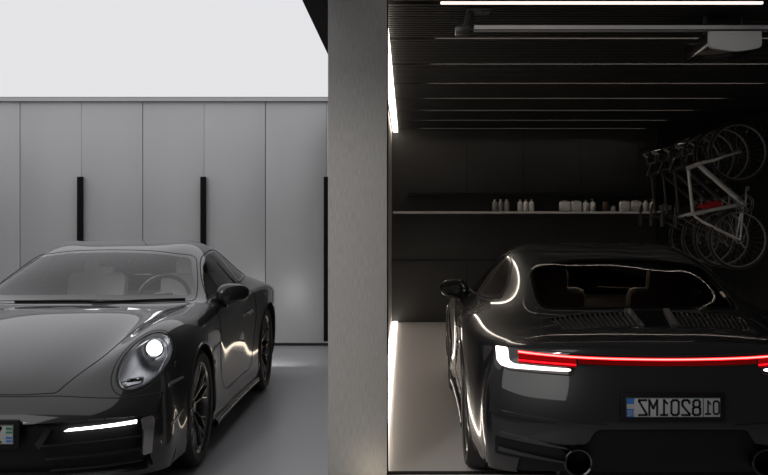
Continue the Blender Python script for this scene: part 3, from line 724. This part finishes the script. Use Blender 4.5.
# right garage walls
mb = MB(); mb.box((2.0, YB+.06, 1.4), (4.6, .12, 2.8)); struct(mb, 'wall_back', M['black'])
mb = MB(); mb.box((4.26, 9.2, 1.4), (.12, 8.2, 2.8)); struct(mb, 'wall_right', M['black'])
mb = MB(); mb.box((-.3200, 9.3, 1.45), (.23, 7.9, 2.9)); struct(mb, 'wall_middle', M['walld'])
mb = MB(); mb.box((-.2025, 9.3, 1.45), (.005, 7.9, 2.9)); struct(mb, 'wall_middle_right', M['wallr'])
mb = MB(); mb.box((2.0, 9.335, ZC+.10), (4.6, 7.93, .1)); struct(mb, 'ceiling', M['matt'])
# ceiling slats, running left to right
YS = [5.43+1.079*k for k in range(8)]
mb = MB(); y = 5.3625
while y < 13.1:
    if min(abs(y-q) for q in YS) > .055: mb.box((2.0, y, ZC+.025), (4.4, .030, .05))
    y += .0675
struct(mb, 'trim_1', M['slat'])
for k, q in enumerate(YS):
    x1 = 2.06 if k == 0 else 3.31
    mb = MB()
    if k == 0: mb.box(((.2+x1)/2, q, ZC-.002), (x1-.2, .02, .012)); o = mb.build('ceiling_light_strip', M['lineb'])
    else:
        mb.box(((.2+x1)/2, q, ZC+.024), (x1-.2, .026, .006)); o = mb.build('ceiling_light_strip', M['line'])
        mb = MB(); mb.box(((.2+x1)/2, q+.022, ZC+.022), (x1-.2, .006, .042)); mb.box(((.2+x1)/2, q-.020, ZC+.022), (x1-.2, .006, .042)); mb.build('light_channel', M['channel'], o)
    tag(o, ['bright warm light strip across the dark ceiling, nearest the camera', 'faint light strip across the ceiling, just behind the grey opener rail', 'faint light strip across the ceiling, third from the camera', 'faint light strip across the ceiling, fourth from the camera', 'faint light strip across the ceiling, fifth from the camera', 'faint light strip across the ceiling, third from the back wall', 'faint light strip across the ceiling, second from the back wall', 'faint light strip across the ceiling, last before the back wall'][k], 'light strip', 'light strips across the garage ceiling')
# wall slats on the right wall and the right end of the back wall
mb = MB(); y = 5.3
while y < 13.1: mb.box((4.185, y, 1.35), (.03, .03, 2.7)); y += .062
struct(mb, 'trim_2', M['slat'])
mb = MB(); x = 3.52
while x < 4.15: mb.box((x, YB-.015, 1.35), (.03, .03, 2.7)); x += .062
struct(mb, 'trim_3', M['slat'])
# LED lines along the middle wall
mb = MB(); mb.box((-.147, 9.25, ZC-.02), (.065, 7.8, .03)); tag(mb.build('ceiling_led_line', M['ledtop']), 'bright white light line running back along the top of the middle wall', 'light strip')
mb = MB(); mb.box((-.155, 9.25, .010), (.060, 7.8, .016)); tag(mb.build('floor_led_line', M['led']), 'bright white light line on the floor along the foot of the middle wall', 'light strip')
mb = MB(); mb.box((-.447, 8.50, .012), (.015, 4.4, .02)); tag(mb.build('foot_led_line', M['ledleft']), 'warm light line along the left foot of the middle wall, mirrored in the door', 'light strip')
# back wall: panel joints, shelf niche
def z_of(y): return 1.45-(y-219)*YB/940
mb = MB()
for x in (.85, 1.65, 2.45, 3.25):
    mb.box((x, YB-.002, (1.84+2.7)/2), (.006, .006, .86)); mb.box((x, YB-.002, .44), (.006, .006, .84))
mb.box((1.9, YB-.002, z_of(260)), (4.2, .01, .018))
struct(mb, 'trim_4', M['matt'])
mb = MB(); mb.box((1.775, YB-.17, z_of(213)), (3.90, .33, .035))
sh = mb.build('wall_shelf', M['black']); tag(sh, 'long black wall shelf with a pale lit front edge, carrying the bottles', 'shelf')
mb = MB(); mb.box((1.775, YB-.338, z_of(212.6)), (3.90, .006, .030)); mb.build('shelf_edge', M['shelf'], sh)
mb = MB(); mb.box((1.93, YB-.09, z_of(194)), (3.80, .16, .03)); tag(mb.build('upper_ledge', M['matt']), 'thin black ledge on the back wall above the bottle shelf', 'ledge')
# rod beneath the shelf
mb = MB(); zb = z_of(213)-.018; x0, x1 = .775, 2.42
mb.tube([(x0, YB-.30, zb), (x0, YB-.30, zb-.08), (x0+.03, YB-.30, zb-.10), (x1-.05, YB-.30, zb-.10), (x1, YB-.30, zb-.07), (x1+.02, YB-.30, zb)], .011, 8)
tag(mb.build('hanging_rod', M['cabgap2'] if 'cabgap2' in M else M['slat']), 'black metal rod hanging beneath the wall shelf', 'rod')
# things on the shelf: (x pixel left, x right, y top, kind)
ZS = z_of(213)+.0175
def shx(px): return (px-406)*(YB-.2)/940
def make_bottle(w, h, mat, pump=False):
    mb = MB(); r = w/2
    mb.lathe([(.001, 0), (r*.9, 0), (r, .01), (r, h*.70), (r*.8, h*.79), (r*.38, h*.84), (r*.36, h*.87)], 20, 'z')
    o = mb.build('bottle', mat)
    mb = MB()
    if pump:
        mb.lathe([(r*.4, h*.86), (r*.4, h*.92), (r*.12, h*.93), (r*.12, h*1.06), (r*.3, h*1.065), (r*.3, h*1.10), (.001, h*1.10)], 14, 'z'); mb.tube([(0, 0, h*1.08), (-r*.75, 0, h*1.06)], r*.12, 6)
    else: mb.lathe([(r*.42, h*.85), (r*.42, h), (.001, h)], 16, 'z')
    mb.build('bottle_cap', M['cap'], o); return o
def make_can(w, h, mat):
    mb = MB(); mb.box((0, 0, h*.45), (w, w*.6, h*.9), 0, .018); o = mb.build('canister', mat)
    mb = MB(); mb.box((0, 0, h*.93), (w*.85, w*.5, h*.09), 0, .008); mb.box((0, 0, h*1.0), (w*.3, w*.2, h*.08), 0, .006); mb.build('canister_lid', M['cap'], o); return o
S = lambda f, px, lab, cat, grp: (setattr(f, 'location', (shx(px), YB-.2, ZS)), tag(f, lab, cat, grp))
U = 13/940
for i, (px, lab) in enumerate(((494.8, 'grey bottle at the far left end of the shelf row'), (500.6, 'grey bottle, middle of the left trio on the shelf'), (506.6, 'grey bottle, right of the left trio on the shelf'))):
    S(make_bottle(5.2*U, 12.2*U, M['bottleg']), px, lab, 'bottle', 'bottles on the wall shelf')
for i, (px, lab) in enumerate(((520, 'pale bottle, left of the second trio on the shelf'), (525.8, 'pale bottle, middle of the second trio on the shelf'), (531.6, 'pale bottle, right of the second trio on the shelf'))):
    S(make_bottle(5.0*U, 12.2*U, M['bottle']), px, lab, 'bottle', 'bottles on the wall shelf')
for px, lab in ((564.6, 'wide white canister just right of the gap on the shelf, left one of its pair'), (576.0, 'wide white canister beside the narrow bottles, right one of the left pair'), (624.6, 'wide white canister right of the brown jar, left one of its pair'), (636, 'wide white canister right of the brown jar, right one of its pair')):
    S(make_can(10.4*U, 11.0*U, M['bottle']), px, lab, 'canister', 'white canisters on the wall shelf')
for px, pump, lab in ((585.8, 0, 'narrow white bottle beside the pump bottle in the middle of the shelf'), (592.6, 1, 'white pump bottle in the middle of the shelf, left of the brown jar'), (645.6, 0, 'narrow white bottle right of the second canister pair'), (652.4, 1, 'white pump bottle nearest the hanging bicycles')):
    S(make_bottle(5.8*U, 11.5*U, M['bottle'], pump), px, lab, 'bottle', 'bottles on the wall shelf')
mb = MB(); mb.lathe([(.001, 0), (.045, 0), (.05, .02), (.05, .11), (.04, .125), (.04, .14), (.001, .14)], 20, 'z'); S(mb.build('jar', M['brown']), 605.5, 'dark brown jar in the middle of the shelf', 'jar', None)
S(make_bottle(5.2*U, 6.4*U, M['bottle']), 613.2, 'short white bottle beside the brown jar', 'bottle', 'bottles on the wall shelf')
mb = MB(); mb.box((0, 0, .0385), (.155, .10, .077), 0, .003); b_ = mb.build('storage_box', M['bottleg']); S(b_, 665, 'small grey box at the right end of the shelf', 'box', None)
mb = MB(); mb.box((0, 0, .081), (.16, .104, .01), 0, .003); mb.tube([(-.02, 0, .085), (-.02, 0, .098), (.02, 0, .098), (.02, 0, .085)], .003, 6); mb.build('box_lid', M['cap'], b_)
# opener rail, hanger and motor
s5 = 5.66/940
def rx(px): return (px-406)*s5
def rz(py): return 1.45-(py-219)*s5
mb = MB(); mb.box(((rx(474)+rx(800))/2, 5.66, rz(28.6)), (rx(800)-rx(474), .05, .030)); rl_ = mb.build('opener_rail', M['rail']); tag(rl_, 'grey metal rail crossing the garage below the slatted ceiling', 'rail')
mb = MB(); mb.box(((rx(474)+rx(800))/2, 5.634, rz(28.6)-.012), (rx(800)-rx(474), .004, .006)); mb.build('rail_groove', M['slat'], rl_)
mb = MB(); mb.tube([(rx(466), 5.66, rz(30)), (rx(471), 5.62, rz(10)), (rx(482), 5.56, ZC)], .028, 8)
mb.box((rx(464)-.01, 5.66, rz(31)), (.085, .09, .055), 0, .01); mb.box((rx(478), 5.60, ZC-.01), (.14, .12, .02), 0, .004)
tag(mb.build('rail_bracket', M['matt2']), 'black angled bracket holding the left end of the ceiling rail', 'bracket')
zt, zb = rz(33), rz(52.5); xa, xb = rx(706), rx(758)
prof = rounded([(xa, zt), (xb, zt), (xb, zb+.02), ((xa+xb)/2, zb-.008), (xa, zb+.02)], [.004, .004, .025, .2, .025])
mb = MB(); n_ = len(prof); yf, yr = 5.60, 5.63
mb.add([(u, yf, v) for u, v in prof]+[(u, yr, v) for u, v in prof], [tuple(range(n_))[::-1], tuple(range(n_, 2*n_))]+[(i, (i+1) % n_, n_+(i+1) % n_, n_+i) for i in range(n_)])
mo = mb.build('door_opener', M['housing']); tag(mo, 'light grey rounded door opener motor hanging from the ceiling rail', 'door opener')
mb = MB(); mb.box(((xa+xb)/2, 5.88, (zt+zb)/2+.01), (xb-xa-.004, .49, zt-zb-.012), 0, .012); mb.build('motor_body', M['gloss2'], mo)
for px in (712, 752):
    mb = MB(); mb.lathe([(.007, 0), (.007, -.003), (.001, -.003)], 12, 'y', (rx(px), yf, rz(47))); mb.build('screw', M['rail'], mo)
for dx in (xa+.04, xb-.04):
    mb = MB(); mb.box((dx, 5.80, (zt+ZC)/2), (.02, .03, ZC-zt)); mb.build('hanger_strap', M['matt2'], mo)
# left bay
mb = MB(); mb.box((-3.4, YL+.70, 1.45), (6.0, .12, 2.9)); struct(mb, 'wall_left_back', M['wallg'])
mb = MB(); mb.box((-6.2, 6.5, 1.45), (.12, 9, 2.9)); struct(mb, 'wall_left', M['wallg'])
ZL = 2.84
mb = MB(); mb.box(((-6.2-.66)/2, 6.9, ZL+.03), (5.54, 8.0, .06)); tag(struct(mb, 'ceiling_left', M['lum']))
mb = MB(); mb.box((-.52, 7.0, ZL+.03), (.27, 8.2, .08)); struct(mb, 'trim_5', M['matt'])
mb = MB(); mb.box((-3.4, YL+.30, ZL-.005), (5.9, .66, .012)); struct(mb, 'trim_6', M['matt'])
def cx(px): return (px-406)*YL/940
def make_unit():
    W = cx(142.7)-cx(20); root = empty('wardrobe', (0, 0, 0))
    mb = MB(); mb.box((W/2, .34, 1.42), (W-.004, .60, 2.74)); mb.build('cabinet_box', M['cabgap'], root)
    for k in (0, 1):
        mb = MB(); g = .004 if k == 0 else .0015; g2 = .0015 if k == 0 else .004
        a, b = k*W/2+g, (k+1)*W/2-g2
        mb.box(((a+b)/2, .015, (.035+2.79)/2), (b-a, .03, 2.79-.035), 0, .0015); mb.build('door', M['cab'], root)
    mb = MB(); mb.box((W/2-.002, -.030, (.06+1.93)/2), (.056, .060, 1.87), 0, .002); mb.build('handle', M['handle'], root)
    mb = MB(); mb.box((W/2, .055, .018), (W, .05, .036)); mb.build('plinth', M['cabgap'], root)
    return root, W
un, W = make_unit()
labs = ['grey double-door wardrobe cut off by the left picture edge, behind the front-facing car', 'grey double-door wardrobe whose black handle rises behind the left half of the car roof',
        'grey double-door wardrobe whose black handle rises behind the right end of the car roof', 'grey double-door wardrobe half hidden behind the concrete-coloured pillar']
for k in range(4):
    o = un if k == 0 else copy_tree(un)
    o.location = (cx(20)+W*(k-1), YL, 0); tag(o, labs[k], 'wardrobe', 'row of grey wardrobes')
o = copy_tree(un); o.location = (cx(20)-2*W, YL, 0); tag(o, 'grey double-door wardrobe at the far left end of the row', 'wardrobe', 'row of grey wardrobes')
mb = MB(); mb.box((-3.4, YL-.01, 2.812), (5.9, .07, .042)); struct(mb, 'trim_7', M['cab'])
# pillar
YP = 5.2; k_ = YP/940
mb = MB(); mb.box((((328-406)+(387-406))*k_/2, YP+.10, 1.45), (59*k_, .20, 2.9), 0, .003); struct(mb, 'wall_pillar', M['pillar'])
mb = MB(); mb.box((-19*k_+.002, YP+.10, 1.45), (.004, .18, 2.9)); struct(mb, 'trim_8', M['handle'])
# ------------------------------------------------------------------ bikes on the right wall
M['bikewhite'] = pbr('bike_white', (.68, .68, .70), .3, .1, .5); M['bikeblack'] = pbr('bike_black', (.035, .03, .028), .35, .1, .4)
M['bikered'] = pbr('bike_red', (.55, .02, .03), .4); M['tyre'] = pbr('bike_tyre', (.02, .019, .018), .6); M['alu'] = pbr('alloy', (.45, .45, .45), .3, .9)
M['hook'] = pbr('hook_black', (.01, .01, .01), .5)
def make_bike(frame):
    # hung nose up with both wheels against the wall: local x = away from the wall is -x, z = up the wall; y = bicycle's side
    B = empty('bicycle', (0, 0, 0))
    rear = Vector((0, 0, 0)); front = Vector((0, 0, 1.0)); bb = Vector((.06, 0, .41)); sc = Vector((-.54, 0, .30)); hd_t = Vector((-.60, 0, .81)); hd_b = Vector((-.43, 0, .87))
    fr = MB()
    fr.tube([hd_t, hd_b], .026, 12); fr.tube([hd_b+Vector((-.02, 0, -.02)), bb], [.028, .034], 14)
    fr.tube([hd_t+Vector((.03, 0, .0)), sc+Vector((.02, 0, 0))], .020, 12); fr.tube([sc+Vector((-.05, 0, -.02)), bb], .022, 12)
    fr.lathe([(.001, -.04), (.03, -.04), (.03, .04), (.001, .04)], 16, 'y', bb)
    for s in (1, -1):
        fr.tube([bb, (.04, .03*s, .30), (0, .065*s, 0)], [.015, .013, .010], 8); fr.tube([sc, (-.40, .03*s, .20), (0, .065*s, 0)], [.012, .011, .009], 8)
    f = fr.build('frame', frame, B)
    mb = MB(); p = bb+(hd_b-bb)*.48; q = bb+(hd_b-bb)*.70; off = Vector((-.045, 0, -.02)); mb.tube([p+off, q+off], .012, 8)
    mb = MB(); a = bb+(sc-bb)*.42+Vector((-.01, 0, .055)); b = bb+(sc-bb)*.86+Vector((-.01, 0, .055)); mb.tube([a, a+(b-a)*.8, a+(b-a)*.86, b], [.036, .036, .018, .018], 14)
    bt = mb.build('water_bottle', M['bikered'], f)
    for z0 in (rear, front):
        mb = MB(); R = .335; mb.tube([(R*math.cos(2*PI*k/56), 0, z0.z+R*math.sin(2*PI*k/56)) for k in range(56)], .019, 8, closed=True)
        w = mb.build('wheel', M['tyre'], B)
        mb = MB(); R = .310; mb.tube([(R*math.cos(2*PI*k/56), 0, z0.z+R*math.sin(2*PI*k/56)) for k in range(56)], .010, 6, closed=True); mb.build('rim', M['bikerim'], w)
        mb = MB()
        for k in range(24):
            a = 2*PI*k/24; s = .03*(-1)**k; mb.tube([(.02*math.cos(a), s, z0.z+.02*math.sin(a)), (.305*math.cos(a+.12), 0, z0.z+.305*math.sin(a+.12))], .0012, 3, caps=False)
        mb.build('spokes', M['bikerim'], w)
        mb = MB(); mb.lathe([(.001, -.06), (.02, -.06), (.02, .06), (.001, .06)], 12, 'y', z0); mb.build('hub', M['alu'], w)
    mb = MB()
    for s in (1, -1): mb.tube([hd_b+Vector((.02, .03*s, .01)), (-.30, .05*s, .90), (-.12, .055*s, .965), (0, .06*s, 1.0)], [.018, .016, .012, .009], 8)
    mb.tube([hd_b+Vector((.02, -.04, .01)), hd_b+Vector((.02, .04, .01))], .02, 8); mb.build('fork', frame, B)
    mb = MB(); st = hd_t+Vector((-.03, 0, -.01)); mb.tube([hd_t, st, st+Vector((.06, 0, .17))], .017, 8)
    c = st+Vector((.06, 0, .17)); mb.tube([c+Vector((0, -.20, 0)), c+Vector((0, .20, 0))], .014, 8)
    for s in (1, -1): mb.tube([c+Vector((0, .20*s, 0)), c+Vector((-.005, .205*s, .06)), c+Vector((.03, .21*s, .10)), c+Vector((.09, .215*s, .09)), c+Vector((.11, .22*s, .04)), c+Vector((.09, .22*s, .0))], .014, 8)
    hb = mb.build('handlebar', M['bikeblack'], B)
    mb = MB()
    for s in (1, -1): mb = MB(); mb.tube([c+Vector((.0, .21*s, .09)), c+Vector((-.05, .21*s, .12)), c+Vector((-.06, .21*s, .13)), c+Vector((.03, .215*s, .155))], [.012, .012, .010, .006], 8); mb.build('brake_lever', M['alu'], hb)
    mb = MB(); mb.tube([sc, sc+Vector((-.16, 0, -.045))], .014, 8); e = sc+Vector((-.17, 0, -.045))
    mb.build('seat_post', M['bikewhite'] if frame is M['bikewhite'] else M['bikeblack'], B)
    mb = MB(); vs = []; fs = []; prof = [(-.13, .065, .020), (-.08, .07, .024), (0, .045, .022), (.08, .022, .018), (.15, .014, .012)]
    for i, (l, hw, t) in enumerate(prof):
        for k in range(10):
            a = 2*PI*k/10; vs.append((e.x-.01+t*math.cos(a)*.8+.015*(l > .1), hw*math.sin(a), e.z+.02+l))
    fs = [(i*10+k, i*10+(k+1) % 10, (i+1)*10+(k+1) % 10, (i+1)*10+k) for i in range(4) for k in range(10)]+[tuple(range(10)), tuple(range(40, 50))[::-1]]
    mb.add(vs, fs, 0, True); mb.build('saddle', M['tyre'], B)
    cr = MB()
    y = -.05
    for R, n in ((.098, 40), (.075, 36)): cr.tube([(bb.x+R*math.cos(2*PI*k/n), y, bb.z+R*math.sin(2*PI*k/n)) for k in range(n)], .006, 6, closed=True)
    for k in range(5):
        a = 2*PI*k/5; cr.tube([(bb.x, y, bb.z), (bb.x+.095*math.cos(a), y, bb.z+.095*math.sin(a))], .007, 6)
    cr.tube([(bb.x, -.07, bb.z), (bb.x, -.08, bb.z+.17)], [.013, .010], 8); cr.tube([(bb.x, .07, bb.z), (bb.x, .08, bb.z-.17)], [.013, .010], 8); cr.tube([(bb.x, -.07, bb.z), (bb.x, .07, bb.z)], .014, 8)
    k_ = cr.build('crankset', M['alu'], B)
    mb = MB(); mb.box((bb.x, -.12, bb.z+.17), (.02, .08, .05), 0, .004); mb.box((bb.x, .12, bb.z-.17), (.02, .08, .05), 0, .004); mb.build('pedals', M['alu'], k_)
    mb = MB(); mb.tube([(bb.x+.098, y, bb.z-.01), (.045, y, .0)], .004, 5); mb.tube([(bb.x-.098, y, bb.z-.01), (-.045, y, .02)], .004, 5)
    mb.tube([(.045*math.cos(a), y, .045*math.sin(a)) for a in [2*PI*k/20 for k in range(20)]], .006, 6, closed=True)
    mb.tube([(.0, y, 0), (.02, y, -.05), (.06, y, -.09)], .010, 6); mb.build('chain', M['alu'], B)
    mb = MB(); mb.tube([(.375, 0, 1.36), (.30, 0, 1.36), (.26, 0, 1.30), (.28, 0, 1.25)], .010, 8); mb.box((.370, 0, 1.34), (.012, .06, .16), 0, .003)
    hk = mb.build('wall_hook', M['hook'])
    return B, hk
M['bikerim'] = pbr('bike_rim', (.38, .38, .39), .3, .6)
BX = 3.80; BZ = 1.215
bd = [(10.75, 'white'), (11.30, 'black'), (11.80, 'black'), (12.35, 'black')]
labs = ['white-framed bicycle with a red bottle hanging upright on the slatted wall, nearest the camera', 'black bicycle hanging directly behind the white-framed one', 'black bicycle hanging third from the camera on the slatted wall', 'black bicycle hanging last, closest to the back wall']
hl_ = ['black wall hook holding the white-framed bicycle', 'black wall hook holding the second bicycle', 'black wall hook holding the third bicycle', 'black wall hook holding the bicycle closest to the back wall']
bw, hw_ = make_bike(M['bikewhite']); bk, hk_ = make_bike(M['bikeblack'])
for o in bk.children_recursive:
    if o.name.startswith('water_bottle'): bpy.data.objects.remove(o); break
for i, (y, c) in enumerate(bd):
    if i == 0: o, h = bw, hw_
    elif i == 1: o, h = bk, hk_
    else: o = copy_tree(bk); h = hk_.copy(); COL.objects.link(h)
    o.location = (BX, y, BZ); h.location = (BX, y, BZ)
    tag(o, labs[i], 'bicycle', 'bicycles hung on the right wall'); tag(h, hl_[i], 'hook', 'wall hooks for the bicycles')
# ------------------------------------------------------------------ light
def area(name, loc, rot, sx, sy, p, col=(1, 1, 1)):
    l = bpy.data.lights.new(name, 'AREA'); l.shape = 'RECTANGLE'; l.size = sx; l.size_y = sy; l.energy = p; l.color = col
    o = bpy.data.objects.new(name, l); COL.objects.link(o); o.location = loc; o.rotation_euler = rot; return o
area('outside_softbox', (-5.6, -1.6, 5.6), (math.radians(48), 0, math.radians(-36)), 9, 6, 260, (1, .985, .97))
sl = bpy.data.lights.new('pillar_fill_spot', 'SPOT'); sl.energy = 430; sl.spot_size = math.radians(30); sl.spot_blend = .6; sl.shadow_soft_size = .5; sl.color = (1, .97, .93)  # added fill spot that brightens the pillar, no fixture of the place
so = bpy.data.objects.new('pillar_fill_spot', sl); COL.objects.link(so); so.location = (-2.6, -1.2, 4.3)
so.rotation_euler = (Vector((-.30, 5.2, 1.75))-Vector(so.location)).to_track_quat('-Z', 'Y').to_euler()
area('pillar_glow', (-.16, YP-.16, .03), (math.radians(130), 0, math.radians(10)), .12, .06, .14, (1, .85, .65))
area('wardrobe_fill', (-1.5, 9.2, .20), (math.radians(92), 0, 0), .7, .05, 2.2, (1, 1, 1))  # added fill behind the left car, brightens the lower wardrobe doors
area('cabin_fill', (LX, LY-1.0, 1.17), (0, 0, 0), .5, .3, 3.0, (1, 1, 1))  # added fill inside the left car so seats and wheel show
area('cabin_fill', (RX, RY+.75, 1.19), (0, 0, 0), .5, .3, 1.6, (1, .80, .62))  # added warm fill that browns and lifts the right car's interior
w = bpy.data.worlds.new('world'); bpy.context.scene.world = w; w.use_nodes = True
w.node_tree.nodes['Background'].inputs[0].default_value = (.80, .82, .86, 1); w.node_tree.nodes['Background'].inputs[1].default_value = .07
cam = bpy.data.cameras.new('camera'); cob = bpy.data.objects.new('camera', cam); COL.objects.link(cob)
cob.location = (0, 0, 1.45); cob.rotation_euler = (PI/2, 0, 0)
cam.sensor_width = 36; cam.lens = 940/768*36; cam.shift_x = -22/768; cam.shift_y = -18.5/768; cam.clip_start = .05
bpy.context.scene.camera = cob
sc = bpy.context.scene
sc.view_settings.view_transform = 'Standard'; sc.view_settings.look = 'None'; sc.view_settings.exposure = 0
